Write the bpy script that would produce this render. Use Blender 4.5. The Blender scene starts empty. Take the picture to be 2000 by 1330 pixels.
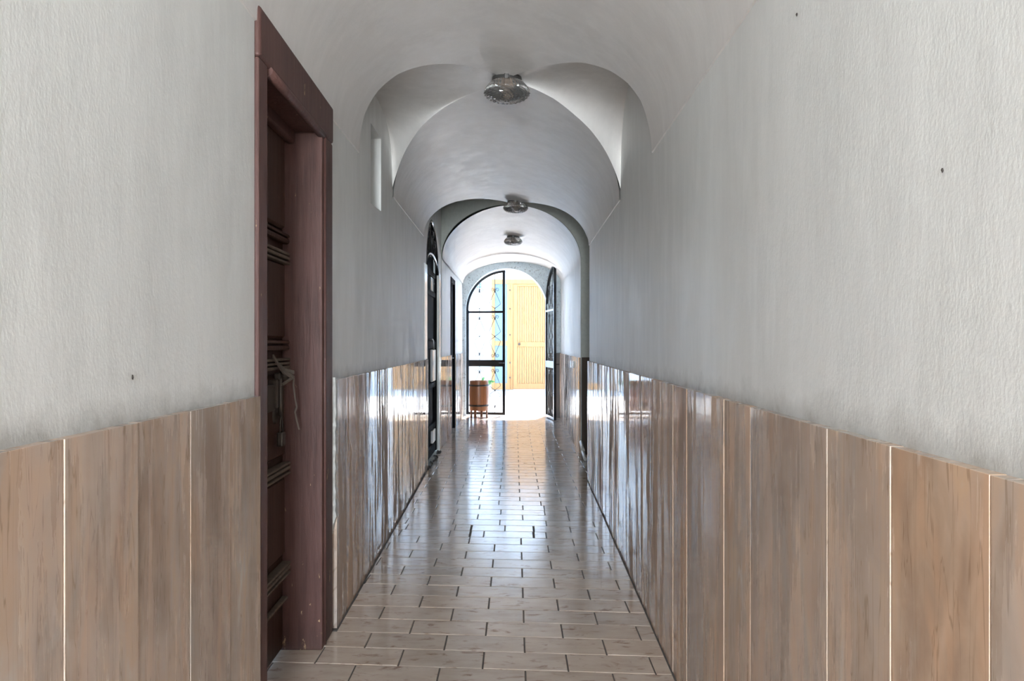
import bpy, bmesh, math, random
from mathutils import Vector, Matrix
random.seed(7)
S = bpy.context.scene
COL = S.collection
PI = math.pi

# ------------------------------------------------------------------ camera, sky, daylight, exposure
cam_d = bpy.data.cameras.new('camera')
cam = bpy.data.objects.new('camera', cam_d); COL.objects.link(cam)
cam.location = (0, 0, 1.25); cam.rotation_euler = (PI/2, 0, 0)
cam_d.sensor_width = 36; cam_d.lens = 36*1480/2000
cam_d.shift_y = 7/2000
cam_d.clip_start = 0.02
S.camera = cam

W = bpy.data.worlds.new('sky'); S.world = W; W.use_nodes = True
wn = W.node_tree.nodes; wl = W.node_tree.links; wn.clear()
wo = wn.new('ShaderNodeOutputWorld'); wb = wn.new('ShaderNodeBackground'); ws = wn.new('ShaderNodeTexSky')
ws.sky_type = 'HOSEK_WILKIE'; ws.turbidity = 3.0; ws.ground_albedo = 0.5
ws.sun_direction = Vector((0.3, -0.5, 0.8)).normalized()
wm = wn.new('ShaderNodeMix'); wm.data_type = 'RGBA'; wm.blend_type = 'MULTIPLY'; wm.inputs[0].default_value = 1
wm.inputs[7].default_value = (.93, .97, 1.0, 1)
wl.new(ws.outputs[0], wm.inputs[6]); wl.new(wm.outputs[2], wb.inputs[0]); wl.new(wb.outputs[0], wo.inputs[0])
wb.inputs[1].default_value = 20.0

sun_d = bpy.data.lights.new('sun', 'SUN'); sun_d.energy = 11.0; sun_d.angle = math.radians(1.0); sun_d.color = (1, .97, .93)
sun = bpy.data.objects.new('sun', sun_d); COL.objects.link(sun)
sun.rotation_euler = Vector((-0.10, -0.33, -0.95)).to_track_quat('-Z', 'Y').to_euler()

# daylight entering by the street doorway at the near end of the passage
day_d = bpy.data.lights.new('street_daylight', 'AREA'); day_d.shape = 'RECTANGLE'
day_d.size = 1.3; day_d.size_y = 2.3; day_d.energy = 195; day_d.color = (.90, .96, 1.0)
day = bpy.data.objects.new('street_daylight', day_d); COL.objects.link(day)
day.location = (-.05, -4.4, 1.45); day.rotation_euler = (PI/2, 0, 0)

S.view_settings.view_transform = 'Standard'; S.view_settings.look = 'None'
S.view_settings.gamma = 1; S.view_settings.use_curve_mapping = False
S.view_settings.exposure = 1.42

# ------------------------------------------------------------------ plan of the passage (metres)
def XL(y): return -.732 - .0174*min(y, 7.35)            # left plaster face
def XR(y): return .574 + .0202*y                        # right plaster face
def ZL(y): return 2.19 + .0145*y                        # left springing
def ZR(y): return 2.09 + .0105*y                        # right springing
FXL = -.862                                             # far section, left plaster
def FXR(y): return .785 + .011*(y-8.6)
def YB(x): return 8.9 - .365*x                          # plane of the inner arch
def YE(x): return 13.05 - .175*x                        # front face of the end wall
Y0 = -4.5

# ------------------------------------------------------------------ materials
class NT:
    def __init__(s, name):
        s.m = bpy.data.materials.new(name); s.m.use_nodes = True
        s.t = s.m.node_tree; s.b = s.t.nodes['Principled BSDF']
        s.tc = s.t.nodes.new('ShaderNodeTexCoord')
    def n(s, kind, **kw):
        o = s.t.nodes.new('ShaderNode'+kind)
        for k, v in kw.items(): setattr(o, k, v)
        return o
    def l(s, a, b): s.t.links.new(a, b)
    def mapped(s, scale, loc=(0,0,0), rot=(0,0,0)):
        m = s.n('Mapping'); m.inputs['Scale'].default_value = scale; m.inputs['Location'].default_value = loc
        m.inputs['Rotation'].default_value = rot
        s.l(s.tc.outputs['Object'], m.inputs[0]); return m.outputs[0]
    def noise(s, vec, scale, detail=4, rough=.55, dist=0):
        o = s.n('TexNoise'); o.inputs['Scale'].default_value = scale; o.inputs['Detail'].default_value = detail
        o.inputs['Roughness'].default_value = rough; o.inputs['Distortion'].default_value = dist
        if vec is not None: s.l(vec, o.inputs['Vector'])
        return o.outputs['Fac']
    def ramp(s, fac, stops):
        o = s.n('ValToRGB'); e = o.color_ramp.elements
        e[0].position = stops[0][0]; e[1].position = stops[-1][0]
        for p, c in stops[1:-1]: e.new(p)
        for k, (p, c) in enumerate(stops):
            if not isinstance(c, tuple): c = (c, c, c)
            e[k].color = (*c, 1)
        s.l(fac, o.inputs[0]); return o.outputs[0]
    def mix(s, fac, a, b, mode='MIX'):
        o = s.n('Mix', data_type='RGBA', blend_type=mode)
        for sock, v in ((o.inputs[0], fac), (o.inputs[6], a), (o.inputs[7], b)):
            if hasattr(v, 'links'): s.l(v, sock)
            elif isinstance(v, tuple): sock.default_value = (*v, 1)
            else: sock.default_value = v
        return o.outputs[2]
    def math(s, op, a, b=0.0, clamp=False):
        o = s.n('Math', operation=op, use_clamp=clamp)
        for sock, v in ((o.inputs[0], a), (o.inputs[1], b)):
            if hasattr(v, 'links'): s.l(v, sock)
            else: sock.default_value = v
        return o.outputs[0]
    def sep(s):
        o = s.n('SeparateXYZ'); s.l(s.tc.outputs['Object'], o.inputs[0]); return o.outputs
    def attr(s, name):
        o = s.n('Attribute'); o.attribute_name = name; return o.outputs['Fac']
    def bump(s, h, strength, dist, prev=None):
        o = s.n('Bump'); o.inputs['Strength'].default_value = strength; o.inputs['Distance'].default_value = dist
        s.l(h, o.inputs['Height'])
        if prev is not None: s.l(prev, o.inputs['Normal'])
        return o.outputs[0]
    def set(s, color=None, rough=None, normal=None, metal=None, **kw):
        for key, v in (('Base Color', color), ('Roughness', rough), ('Normal', normal), ('Metallic', metal)):
            if v is None: continue
            if hasattr(v, 'links'): s.l(v, s.b.inputs[key])
            elif isinstance(v, tuple): s.b.inputs[key].default_value = (*v, 1)
            else: s.b.inputs[key].default_value = v
        for k, v in kw.items(): s.b.inputs[k.replace('_', ' ')].default_value = v
        return s.m

def plain(name, color, rough=.5, metal=0.0, **kw):
    t = NT(name)
    f = t.noise(t.mapped((1, 1, 1)), 30, 3)
    c = t.mix(f, tuple(v*.85 for v in color), tuple(min(1, v*1.12) for v in color))
    return t.set(c, rough, None, metal, **kw)

def m_plaster(name, base, grime_shade=True, far=False):
    t = NT(name)
    big = t.noise(t.mapped((1, 1.3, .55)), 2.2, 5, .6)
    streak = t.noise(t.mapped((4, 4, .9)), 2.6, 7, .68)
    c = t.mix(t.ramp(big, [(.3, 0.0), (.7, 1.0)]), tuple(v*.93 for v in base), tuple(min(1, v*1.05) for v in base))
    c = t.mix(t.ramp(streak, [(.45, 0.0), (.75, 1.0)]), c, tuple(min(1, v*1.07) for v in base))
    if grime_shade:
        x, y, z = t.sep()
        # damp, dirty band with ledge shade painted in, on top of the cladding
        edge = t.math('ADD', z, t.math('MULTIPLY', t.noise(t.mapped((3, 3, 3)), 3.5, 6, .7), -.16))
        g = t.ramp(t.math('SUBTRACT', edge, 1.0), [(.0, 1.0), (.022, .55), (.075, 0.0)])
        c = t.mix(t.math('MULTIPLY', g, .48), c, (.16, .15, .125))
    fine = t.noise(t.mapped((1, 1, .6)), 160, 4, .6)
    mid = t.noise(t.mapped((1, 1, .45)), 26, 5, .62)
    lump = t.noise(t.mapped((1, 1, .4)), 7, 4, .6)
    nrm = t.bump(lump, .22, .010)
    nrm = t.bump(mid, .26, .003, nrm)
    nrm = t.bump(fine, .5, .0012, nrm)
    r = t.ramp(streak, [(.3, .5), (.7, .34)])
    return t.set(c, r, nrm)

def m_marble():
    t = NT('marble_cladding')
    tone = t.attr('tone')
    off = t.n('CombineXYZ'); t.l(t.math('MULTIPLY', tone, 37.0), off.inputs[1]); t.l(t.math('MULTIPLY', tone, 11.0), off.inputs[2])
    add = t.n('VectorMath', operation='ADD'); t.l(t.tc.outputs['Object'], add.inputs[0]); t.l(off.outputs[0], add.inputs[1])
    def mp(scale):
        m = t.n('Mapping'); m.inputs['Scale'].default_value = scale; t.l(add.outputs[0], m.inputs[0]); return m.outputs[0]
    a0 = t.noise(mp((1, 3.2, .75)), 1.9, 2.5, .5, 1.3)
    a1 = t.noise(mp((1, 1.3, .8)), 13, 5, .6, .6)
    a = t.math('ADD', t.math('MULTIPLY', a0, .72), t.math('MULTIPLY', a1, .28))
    b = t.noise(mp((1, 3.6, .8)), 2.2, 3, .5, 1.6)
    v = t.noise(mp((1, 9, .55)), 3.1, 3, .5, 1.2)
    c = t.ramp(a, [(.33, (.37, .275, .215)), (.43, (.46, .36, .285)), (.50, (.51, .405, .33)), (.57, (.56, .425, .32)), (.68, (.55, .485, .43))])
    c = t.mix(t.ramp(b, [(.48, 0.0), (.68, .6)]), c, (.57, .385, .265))
    c = t.mix(t.ramp(b, [(.28, .7), (.42, 0.0)]), c, (.40, .345, .30))
    vein = t.ramp(v, [(.488, 0.0), (.497, .8), (.503, .8), (.512, 0.0)])
    c = t.mix(t.math('MULTIPLY', vein, .55), c, (.20, .125, .075))
    pale = t.ramp(t.noise(mp((1, 3.5, .8)), 4.0, 5, .6, .6), [(.64, 0.0), (.72, .75)])
    c = t.mix(t.math('MULTIPLY', pale, .6), c, (.68, .63, .58))
    hue = t.ramp(tone, [(0.0, (.86, .88, .92)), (.5, (1.0, 1.0, 1.0)), (1.0, (1.1, 1.0, .9))])
    c = t.mix(1.0, c, hue, 'MULTIPLY')
    # polished and worn, matt streaks running down the slabs
    st = t.noise(mp((1, 9, .6)), 2.4, 7, .66, .25)
    st2 = t.noise(mp((1, 2.4, .7)), 1.9, 5, .6, .2)
    s = t.math('ADD', t.math('MULTIPLY', st, .55), t.math('MULTIPLY', st2, .45))
    r = t.ramp(s, [(.44, .05), (.505, .08), (.52, .55), (.66, .62)])
    n1 = t.bump(t.noise(mp((1, 6, .5)), 4, 3, .5), .06, .003)
    return t.set(c, r, n1, Specular_IOR_Level=.75)

def m_tile():
    t = NT('floor_tile')
    tone = t.attr('tone')
    off = t.n('CombineXYZ'); t.l(t.math('MULTIPLY', tone, 53.0), off.inputs[0]); t.l(t.math('MULTIPLY', tone, 29.0), off.inputs[1])
    add = t.n('VectorMath', operation='ADD'); t.l(t.tc.outputs['Object'], add.inputs[0]); t.l(off.outputs[0], add.inputs[1])
    def mp(scale):
        m = t.n('Mapping'); m.inputs['Scale'].default_value = scale; t.l(add.outputs[0], m.inputs[0]); return m.outputs[0]
    a = t.noise(mp((3, 7, 1)), 1.6, 5, .6)
    c = t.ramp(a, [(.3, (.47, .375, .30)), (.5, (.55, .455, .375)), (.7, (.60, .51, .435))])
    sp = t.ramp(t.noise(mp((6, 14, 1)), 1.7, 5, .62, .5), [(.57, 0.0), (.70, 1.0)])
    c = t.mix(t.math('MULTIPLY', sp, .8), c, (.22, .12, .08))
    hue = t.ramp(tone, [(0.0, (.92, .92, .93)), (1.0, (1.06, 1.03, 1.0))])
    c = t.mix(1.0, c, hue, 'MULTIPLY')
    r = t.ramp(t.noise(mp((4, 4, 4)), 5, 4), [(.3, .10), (.7, .20)])
    n1 = t.bump(t.noise(mp((14, 40, 1)), 1.0, 4, .6), .28, .0016)
    n1 = t.bump(t.noise(mp((1, 1, 1)), 5.0, 3, .5), .3, .003, n1)
    return t.set(c, r, n1, Specular_IOR_Level=.85)

def m_oldwood(name, base, dark, gloss=.42, worn=True):
    t = NT(name)
    g = t.noise(t.mapped((14, 14, .8)), 3.5, 8, .68, .4)
    big = t.noise(t.mapped((1, 1, .5)), 3.0, 4, .6)
    c = t.mix(t.ramp(g, [(.3, 0.0), (.7, 1.0)]), dark, base)
    c = t.mix(t.ramp(big, [(.4, 0.0), (.75, .5)]), c, tuple(v*1.3 for v in base))
    if worn:
        x, y, z = t.sep()
        low = t.ramp(z, [(.0, .085), (.28, .0), (1.0, -.12)])
        ch = t.math('ADD', t.noise(t.mapped((3.2, 3.2, 1)), 9, 6, .66), low)
        chip = t.ramp(ch, [(.665, 0.0), (.69, 1.0)])
        c = t.mix(chip, c, (.44, .30, .17))
        foot_dark = t.ramp(z, [(.0, .55), (.12, 0.0)])  # wood colour darkens towards the foot
        c = t.mix(t.math('MULTIPLY', foot_dark, big), c, (.03, .025, .02))
    n1 = t.bump(g, .7, .004)
    n1 = t.bump(t.noise(t.mapped((40, 40, 2)), 4, 4, .6), .35, .0012, n1)
    return t.set(c, gloss, n1, Specular_IOR_Level=.3)

def m_timber():
    t = NT('pale_timber')
    g = t.noise(t.mapped((12, 12, .7)), 3, 6, .6, .3)
    c = t.ramp(g, [(.3, (.38, .175, .055)), (.7, (.47, .24, .085))])
    return t.set(c, .5)

def m_barrel():
    t = NT('barrel_stave_wood')
    tone = t.attr('tone')
    g = t.noise(t.mapped((25, 25, 1.2)), 3, 5, .6, .3)
    c = t.mix(g, (.19, .070, .026), (.33, .135, .055))
    c = t.mix(1.0, c, t.ramp(tone, [(0.0, .75), (1.0, 1.2)]), 'MULTIPLY')
    return t.set(c, .38)

def m_glass():
    t = NT('pressed_glass')
    v = t.n('TexVoronoi'); v.inputs['Scale'].default_value = 75
    t.l(t.tc.outputs['Object'], v.inputs['Vector'])
    n = t.bump(v.outputs['Distance'], .12, .002)
    m = t.set((.96, .95, .94), .06, n)
    t.b.inputs['Transmission Weight'].default_value = .95; t.b.inputs['IOR'].default_value = 1.45
    return m

def m_speckled():
    t = NT('damp_blue_plaster')
    a = t.noise(t.mapped((1, 1, 1)), 9, 5, .65)
    c = t.ramp(a, [(.3, (.50, .60, .67)), (.7, (.68, .78, .83))])
    sp = t.ramp(t.noise(t.mapped((1, 1, 1)), 34, 5, .7), [(.57, 0.0), (.64, 1.0)])
    c = t.mix(t.math('MULTIPLY', sp, .75), c, (.10, .11, .13))
    n = t.bump(a, .5, .01)
    return t.set(c, .6, n)

def m_frosted():
    t = NT('blue_frosted_glass')
    b = t.noise(t.mapped((30, 1, 30)), 2, 3, .5)
    c = t.ramp(b, [(.3, (.08, .15, .20)), (.7, (.17, .27, .34))])
    return t.set(c, .3)

M = {}
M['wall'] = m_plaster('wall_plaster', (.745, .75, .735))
M['vault'] = m_plaster('vault_plaster', (.775, .75, .73), grime_shade=False)
M['green'] = plain('green_grey_plaster', (.50, .525, .49), .7)
M['brownpaint'] = plain('brown_painted_dado', (.055, .035, .022), .5)
M['marble'] = m_marble()
M['tile'] = m_tile()
M['grout'] = plain('dark_grout', (.10, .085, .075), .8)
M['oldwood'] = m_oldwood('old_brown_frame_paint', (.116, .056, .048), (.060, .027, .022), .5)
M['darkdoor'] = m_oldwood('dark_brown_door_paint', (.06, .028, .018), (.030, .014, .010), .4, False)
M['ridge'] = m_oldwood('dusty_moulding', (.17, .135, .105), (.085, .062, .048), .6, False)
M['iron'] = plain('dark_old_iron', (.075, .062, .052), .5, .5)
M['rag'] = plain('grey_strap_cloth', (.115, .092, .075), .9)
M['black'] = plain('black_gloss_paint', (.008, .008, .009), .18)
M['dull'] = plain('dull_black_paint', (.006, .006, .007), .75, Specular_IOR_Level=.12)
M['blackm'] = plain('black_iron_paint', (.010, .010, .011), .3)
M['white'] = plain('white_gloss_paint', (.78, .79, .80), .14)
M['whitep'] = plain('white_plastic', (.75, .75, .73), .3)
M['paleg'] = plain('pale_frosted_pane', (.55, .62, .68), .08)
M['glass'] = m_glass()
M['metal'] = plain('lamp_base_metal', (.30, .30, .31), .3, .9)
M['base'] = plain('lamp_base_black', (.10, .095, .09), .3, .5)
M['bulb'] = plain('bulb_socket', (.35, .25, .18), .3)
M['speck'] = m_speckled()
M['stone'] = plain('dark_grey_stone', (.13, .125, .12), .35)
M['yard'] = plain('courtyard_white_render', (.82, .82, .80), .8)
M['paving'] = plain('courtyard_paving', (.70, .68, .65), .8)
M['timber'] = m_timber()
M['frost'] = m_frosted()
M['stave'] = m_barrel()
M['leg'] = plain('barrel_leg_wood', (.13, .055, .025), .5)
M['leaf'] = plain('plant_leaf', (.06, .22, .07), .4)
M['terracotta'] = plain('terracotta', (.45, .20, .11), .8)
M['light_block'] = plain('light_block_slab', (.3, .3, .3), .9)
M['chip'] = plain('dark_chip', (.05, .04, .035), .8)

# ------------------------------------------------------------------ helpers
def tag(o, label=None, cat=None, group=None, kind=None):
    if label: o['label'] = label
    if cat: o['category'] = cat
    if group: o['group'] = group
    if kind: o['kind'] = kind
    return o

def empty(name, loc, rz=0.0, **kw):
    o = bpy.data.objects.new(name, None); COL.objects.link(o); o.location = loc; o.rotation_euler = (0, 0, rz)
    o.empty_display_size = .1
    return tag(o, **kw)

def obj(name, bm, mats, parent=None, smooth=False, tones=None, loc=None, rz=None):
    bmesh.ops.recalc_face_normals(bm, faces=bm.faces[:]) if smooth != 'keep' else None
    me = bpy.data.meshes.new(name); 
    if smooth and smooth != 'flat':
        for f in bm.faces: f.smooth = True
    bm.to_mesh(me); bm.free()
    for m in (mats if isinstance(mats, (list, tuple)) else [mats]): me.materials.append(M[m] if isinstance(m, str) else m)
    if tones is not None:
        at = me.attributes.new('tone', 'FLOAT', 'FACE')
        at.data.foreach_set('value', tones if len(tones) == len(me.polygons) else [0.5]*len(me.polygons))
    o = bpy.data.objects.new(name, me); COL.objects.link(o)
    if parent: o.parent = parent
    if loc: o.location = loc
    if rz is not None: o.rotation_euler = (0, 0, rz)
    return o

def box(bm, lo, hi, bev=0.0, mat=0, fn=None, seg=1):
    """box between two corners; fn maps (x, y, z) to its final place"""
    b2 = bmesh.new()
    vs = [b2.verts.new((x, y, z)) for x in (lo[0], hi[0]) for y in (lo[1], hi[1]) for z in (lo[2], hi[2])]
    for q in ((0,1,3,2), (4,6,7,5), (0,4,5,1), (2,3,7,6), (0,2,6,4), (1,5,7,3)): b2.faces.new([vs[k] for k in q])
    if bev: bmesh.ops.bevel(b2, geom=b2.edges[:], offset=bev, segments=seg, affect='EDGES', profile=.5)
    merge(bm, b2, mat, fn)

def merge(bm, b2, mat=0, fn=None):
    mp = {}
    for v in b2.verts:
        mp[v] = bm.verts.new(fn(*v.co) if fn else v.co)
    for f in b2.faces:
        try:
            g = bm.faces.new([mp[v] for v in f.verts]); g.material_index = mat; g.smooth = f.smooth
        except ValueError: pass
    b2.free()

def tube(bm, pts, r, seg=8, mat=0, caps=True, closed=False):
    pts = [Vector(p) for p in pts]; n = len(pts); rings = []
    up = None
    for k, p in enumerate(pts):
        a = pts[(k-1) % n] if (closed or k > 0) else p
        c = pts[(k+1) % n] if (closed or k < n-1) else p
        d = (c-a).normalized()
        if up is None:
            up = Vector((0, 0, 1)) if abs(d.z) < .9 else Vector((0, 1, 0))
        s = d.cross(up)
        if s.length < 1e-5: s = d.cross(Vector((1, 0, 0)))
        s.normalize(); up = s.cross(d).normalized()
        rr = r[k] if isinstance(r, (list, tuple)) else r
        rings.append([bm.verts.new(p + s*math.cos(2*PI*j/seg)*rr + up*math.sin(2*PI*j/seg)*rr) for j in range(seg)])
    m = n if closed else n-1
    for k in range(m):
        A, B = rings[k], rings[(k+1) % n]
        for j in range(seg):
            f = bm.faces.new((A[j], A[(j+1) % seg], B[(j+1) % seg], B[j])); f.smooth = True; f.material_index = mat
    if caps and not closed:
        for R in (rings[0], rings[-1]):
            f = bm.faces.new(R); f.material_index = mat

def lathe(bm, prof, seg=32, c=(0,0,0), fn=None, mat=0, closed=False):
    rings = []
    for (r, z) in prof:
        ring = []
        for j in range(seg):
            a = 2*PI*j/seg
            rr = fn(r, z, a) if fn else r
            ring.append(bm.verts.new((c[0]+rr*math.cos(a), c[1]+rr*math.sin(a), c[2]+z)))
        rings.append(ring)
    for k in range(len(rings)-1 + (1 if closed else 0)):
        A, B = rings[k], rings[(k+1) % len(rings)]
        for j in range(seg):
            f = bm.faces.new((A[j], A[(j+1) % seg], B[(j+1) % seg], B[j])); f.smooth = True; f.material_index = mat
    return rings

def wall_panel(outline, holes, fmap, thick, sub=None):
    """solid slab from a 2-D outline (u, v) with holes; fmap(u, v) -> front point; thick = offset vector to the back"""
    bm = bmesh.new()
    edges = []
    for loop in [outline]+holes:
        vs = [bm.verts.new((u, 0, v)) for u, v in loop]
        for k in range(len(vs)): edges.append(bm.edges.new((vs[k], vs[(k+1) % len(vs)])))
    bmesh.ops.triangle_fill(bm, use_beauty=True, use_dissolve=False, edges=edges, normal=(0, -1, 0))
    front = bm.faces[:]
    ret = bmesh.ops.extrude_face_region(bm, geom=front, use_keep_orig=True)
    back = [g for g in ret['geom'] if isinstance(g, bmesh.types.BMVert)]
    bset = set(back)
    th = Vector(thick)
    for v in bm.verts:
        p = Vector(fmap(v.co.x, v.co.z))
        v.co = p + th if v in bset else p
    return bm

def interp(tab, x):
    if x <= tab[0][0]: return tab[0][1]
    for (a, fa), (b, fb) in zip(tab, tab[1:]):
        if x <= b:
            t = (x-a)/(b-a); return fa*(1-t)+fb*t
    return tab[-1][1]

# ------------------------------------------------------------------ setting: side walls
def arc(y0, y1, z0, rise, n=24, power=2.0):
    c, a = (y0+y1)/2, (y1-y0)/2
    return [(c + a*math.cos(PI*k/n), z0 + rise*math.sin(PI*k/n)) for k in range(n+1)]

WT = 3.06
left_map = lambda u, v: (XL(u), u, v)
door1 = [(2.27, -.02), (3.29, -.02), (3.29, 2.275), (2.27, 2.275)]
niche = [(4.33, 2.055), (4.71, 2.075), (4.71, 2.525), (4.33, 2.515)]
# the wall bends at y = 7.35, so the far piece is a slab of its own
bm = wall_panel([(Y0, -.02), (2.27, -.02), (2.27, 2.275), (3.29, 2.275), (3.29, -.02), (7.35, -.02), (7.35, WT), (Y0, WT)],
                [niche], left_map, (-.3, 0, 0))
# back and sloping sill of the slot niche
box(bm, (-1.09, 4.25, 1.95), (-1.06, 4.8, 2.6))
# small dark chips in the plaster
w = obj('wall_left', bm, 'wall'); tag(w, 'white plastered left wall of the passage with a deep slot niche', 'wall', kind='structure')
arch2 = [(7.62, -.02)] + [(y, z) for y, z in reversed(arc(7.62, 8.86, 2.05, .545))] + [(8.86, -.02)]
far_map = lambda u, v: (FXL, u, v)
bm = wall_panel([(7.35, -.02)] + arch2 + [(10.63, -.02), (10.63, 2.2), (11.36, 2.2), (11.36, -.02), (13.4, -.02), (13.4, WT), (7.35, WT)],
                [], far_map, (-.3, 0, 0))
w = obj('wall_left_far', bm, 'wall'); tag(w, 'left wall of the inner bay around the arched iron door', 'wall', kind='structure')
bm = wall_panel([(Y0, -.02), (7.0, -.02), (7.0, WT), (Y0, WT)], [], lambda u, v: (XR(u), u, v), (.3, 0, 0))
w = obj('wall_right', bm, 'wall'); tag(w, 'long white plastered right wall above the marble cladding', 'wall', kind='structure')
bm = wall_panel([(8.66, -.02), (13.4, -.02), (13.4, WT), (8.66, WT)], [], lambda u, v: (FXR(u), u, v), (.3, 0, 0))
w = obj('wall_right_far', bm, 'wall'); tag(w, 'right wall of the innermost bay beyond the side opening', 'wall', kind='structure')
# plaster chips and marks on the walls
def chip(parent, x, y, z, s, nx):
    bm = bmesh.new()
    n = 7
    vs = [bm.verts.new((x+nx*.0015, y+s*random.uniform(.5, 1)*math.cos(2*PI*k/n), z+1.4*s*random.uniform(.5, 1)*math.sin(2*PI*k/n))) for k in range(n)]
    c = bm.verts.new((x+nx*.004, y, z))
    for k in range(n): bm.faces.new((vs[k], vs[(k+1) % n], c))
    obj('chip', bm, 'chip', parent)
WL = bpy.data.objects['wall_left']; WR = bpy.data.objects['wall_right']
chip(WL, XL(1.511), 1.511, 1.184, .006, 1)
chip(WR, XR(1.61), 1.61, 1.95, .004, -1)
chip(WR, XR(1.045), 1.045, 1.49, .004, -1)

# side opening on the right: jamb facing us, its passage and the green plaster
def arch_in(n=40):
    pts = []
    for k in range(n+1):
        a = PI*k/n
        u = math.cos(a)
        x = -.0375 + .8225*u
        zs = (2.285*(1-u) + 2.185*(1+u))/2
        pts.append((x, zs + (2.89-2.235)*max(0, math.sin(a))**.97))
    return pts
ai = arch_in()
bm = wall_panel([(-1.2, WT), (-1.2, -.02), (ai[-1][0], -.02)] + list(reversed(ai)) + [(ai[0][0], -.02), (1.75, -.02), (1.75, WT)],
                [], lambda u, v: (u, YB(u), v), (0, .06, 0))
w = obj('wall_inner_arch', bm, 'green'); tag(w, 'green grey plaster face of the inner arch', 'wall', kind='structure')
bm = bmesh.new()
for (a, b) in ((.792, 1.74),):
    box(bm, (a, -.012, 0), (b, 0, 1.10), .002, fn=lambda x, y, z: (x, YB(x)+y, z))
w = obj('trim_dado_brown', bm, 'brownpaint'); tag(w, 'dark brown painted dado on the jamb of the right side opening', 'trim', kind='structure')
bm = bmesh.new()
box(bm, (XR(7.0), 6.9, -.02), (1.75, 7.0, WT)); box(bm, (1.70, 6.9, -.02), (1.75, 8.66, WT))
w = obj('wall_side_passage', bm, 'green'); tag(w, 'green grey walls of the right side opening', 'wall', kind='structure')

# ------------------------------------------------------------------ vaults
CROWN, NP = 2.72, 2.1
def zb(u, y, crown=CROWN):
    zs = (ZL(y)*(1-u)+ZR(y)*(1+u))/2
    return zs + (crown-(ZL(y)+ZR(y))/2)*max(0, 1-abs(u)**NP)**(1/NP)
def xu(u, y):
    a, b = XL(y)+.006, XR(y)-.006
    return (a+b)/2 + u*(b-a)/2
YF = [(-1, 3.95), (-.95, 3.885), (-.85, 3.85), (-.7, 3.845), (-.55, 3.882), (-.4, 3.932), (-.245, 4.0), (-.05, 4.115), (.05, 4.19), (.164, 4.07), (.32, 3.9), (.453, 3.757), (.578, 3.63), (.73, 3.515), (.842, 3.45), (.925, 3.43), (1, 3.466)]
YBK = [(-1, 5.23), (-.97, 5.2), (-.86, 5.037), (-.689, 4.82), (-.515, 4.665), (-.271, 4.485), (-.113, 4.36), (.05, 4.2), (.25, 4.26), (.436, 4.33), (.583, 4.42), (.733, 4.495), (.842, 4.566), (.937, 4.633), (1, 4.67)]
YF2 = [(-1, 7.34), (-.9, 7.42), (-.7, 7.5), (-.4, 7.62), (.05, 7.86), (.44, 7.553), (.658, 7.36), (.806, 7.25), (.92, 7.18), (.98, 7.12), (1, 7.015)]
def smooth_tab(tab, us):
    v = [interp(tab, u) for u in us]
    return v
NU = 72
us = [-math.cos(PI*k/NU) for k in range(NU+1)]
yf, yk, y2 = smooth_tab(YF, us), smooth_tab(YBK, us), smooth_tab(YF2, us)
bm = bmesh.new()
def sheet(fn, ns):
    rows = []
    for i, u in enumerate(us):
        rows.append([bm.verts.new(fn(i, u, k/ns)) for k in range(ns+1)])
    for i in range(len(us)-1):
        for k in range(ns):
            q = (rows[i][k], rows[i][k+1], rows[i+1][k+1], rows[i+1][k])
            f = bm.faces.new(q); f.smooth = True
def barrel(ya, yb_):
    def fn(i, u, t):
        y = ya(i)*(1-t)+yb_(i)*t
        return (xu(u, y), y, zb(u, y))
    return fn
sheet(barrel(lambda i: Y0, lambda i: yf[i]), 30)
def cross(i, u, t):
    y = yf[i]*(1-t)+yk[i]*t
    s = 2*t-1
    z0 = zb(u, y)
    return (xu(u, y) + .014*u**41, y, z0 + (CROWN+.005-z0)*max(0, 1-abs(s)**3.4)**.5)
def cross_u(i, u, t):           # denser towards the springing of the cross vault
    return cross(i, u, .5-.5*math.cos(PI*t))
sheet(cross_u, 28)
sheet(barrel(lambda i: yk[i], lambda i: y2[i]), 24)
def bay2(i, u, t):
    x0 = xu(u, 7.2)
    ye = YB(x0)+.02
    y = y2[i]*(1-t)+ye*t
    z0 = zb(u, y)
    q = 1-(1-t)**2
    return (max(FXL-.001, xu(u, y)) if u < 0 else xu(u, y), y, z0 + (2.97-z0)*math.sqrt(max(0, q)))
def bay2_u(i, u, t): return bay2(i, u, t**1.7)
sheet(bay2_u, 20)
# vault of the side opening carries on past the wall line
k = len(us)-1
prev = None
for t in range(21):
    p = bay2_u(k, 1.0, t/20)
    a, b = bm.verts.new(p), bm.verts.new((1.75, p[1], p[2]))
    if prev: bm.faces.new((prev[0], a, b, prev[1])).smooth = True
    prev = (a, b)
# springing lip against the side walls
for side in (0, NU):
    prev = None
    for t in range(31):
        y = Y0 + (yf[side]-Y0)*t/30; u = us[side]
        a = bm.verts.new((xu(u, y), y, zb(u, y))); b = bm.verts.new((xu(u, y)+.012*u, y, zb(u, y)-.004))
        if prev: bm.faces.new((prev[0], prev[1], b, a))
        prev = (a, b)
    prev = None
    for t in range(21):
        y = yk[side] + (y2[side]-yk[side])*t/20; u = us[side]
        a = bm.verts.new((xu(u, y), y, zb(u, y))); b = bm.verts.new((xu(u, y)+.012*u, y, zb(u, y)-.004))
        if prev: bm.faces.new((prev[0], prev[1], b, a))
        prev = (a, b)
o = obj('ceiling', bm, 'vault', smooth='keep')
tag(o, 'white barrel vault over the passage, broken by a cross vault', 'ceiling', kind='structure')

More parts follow.
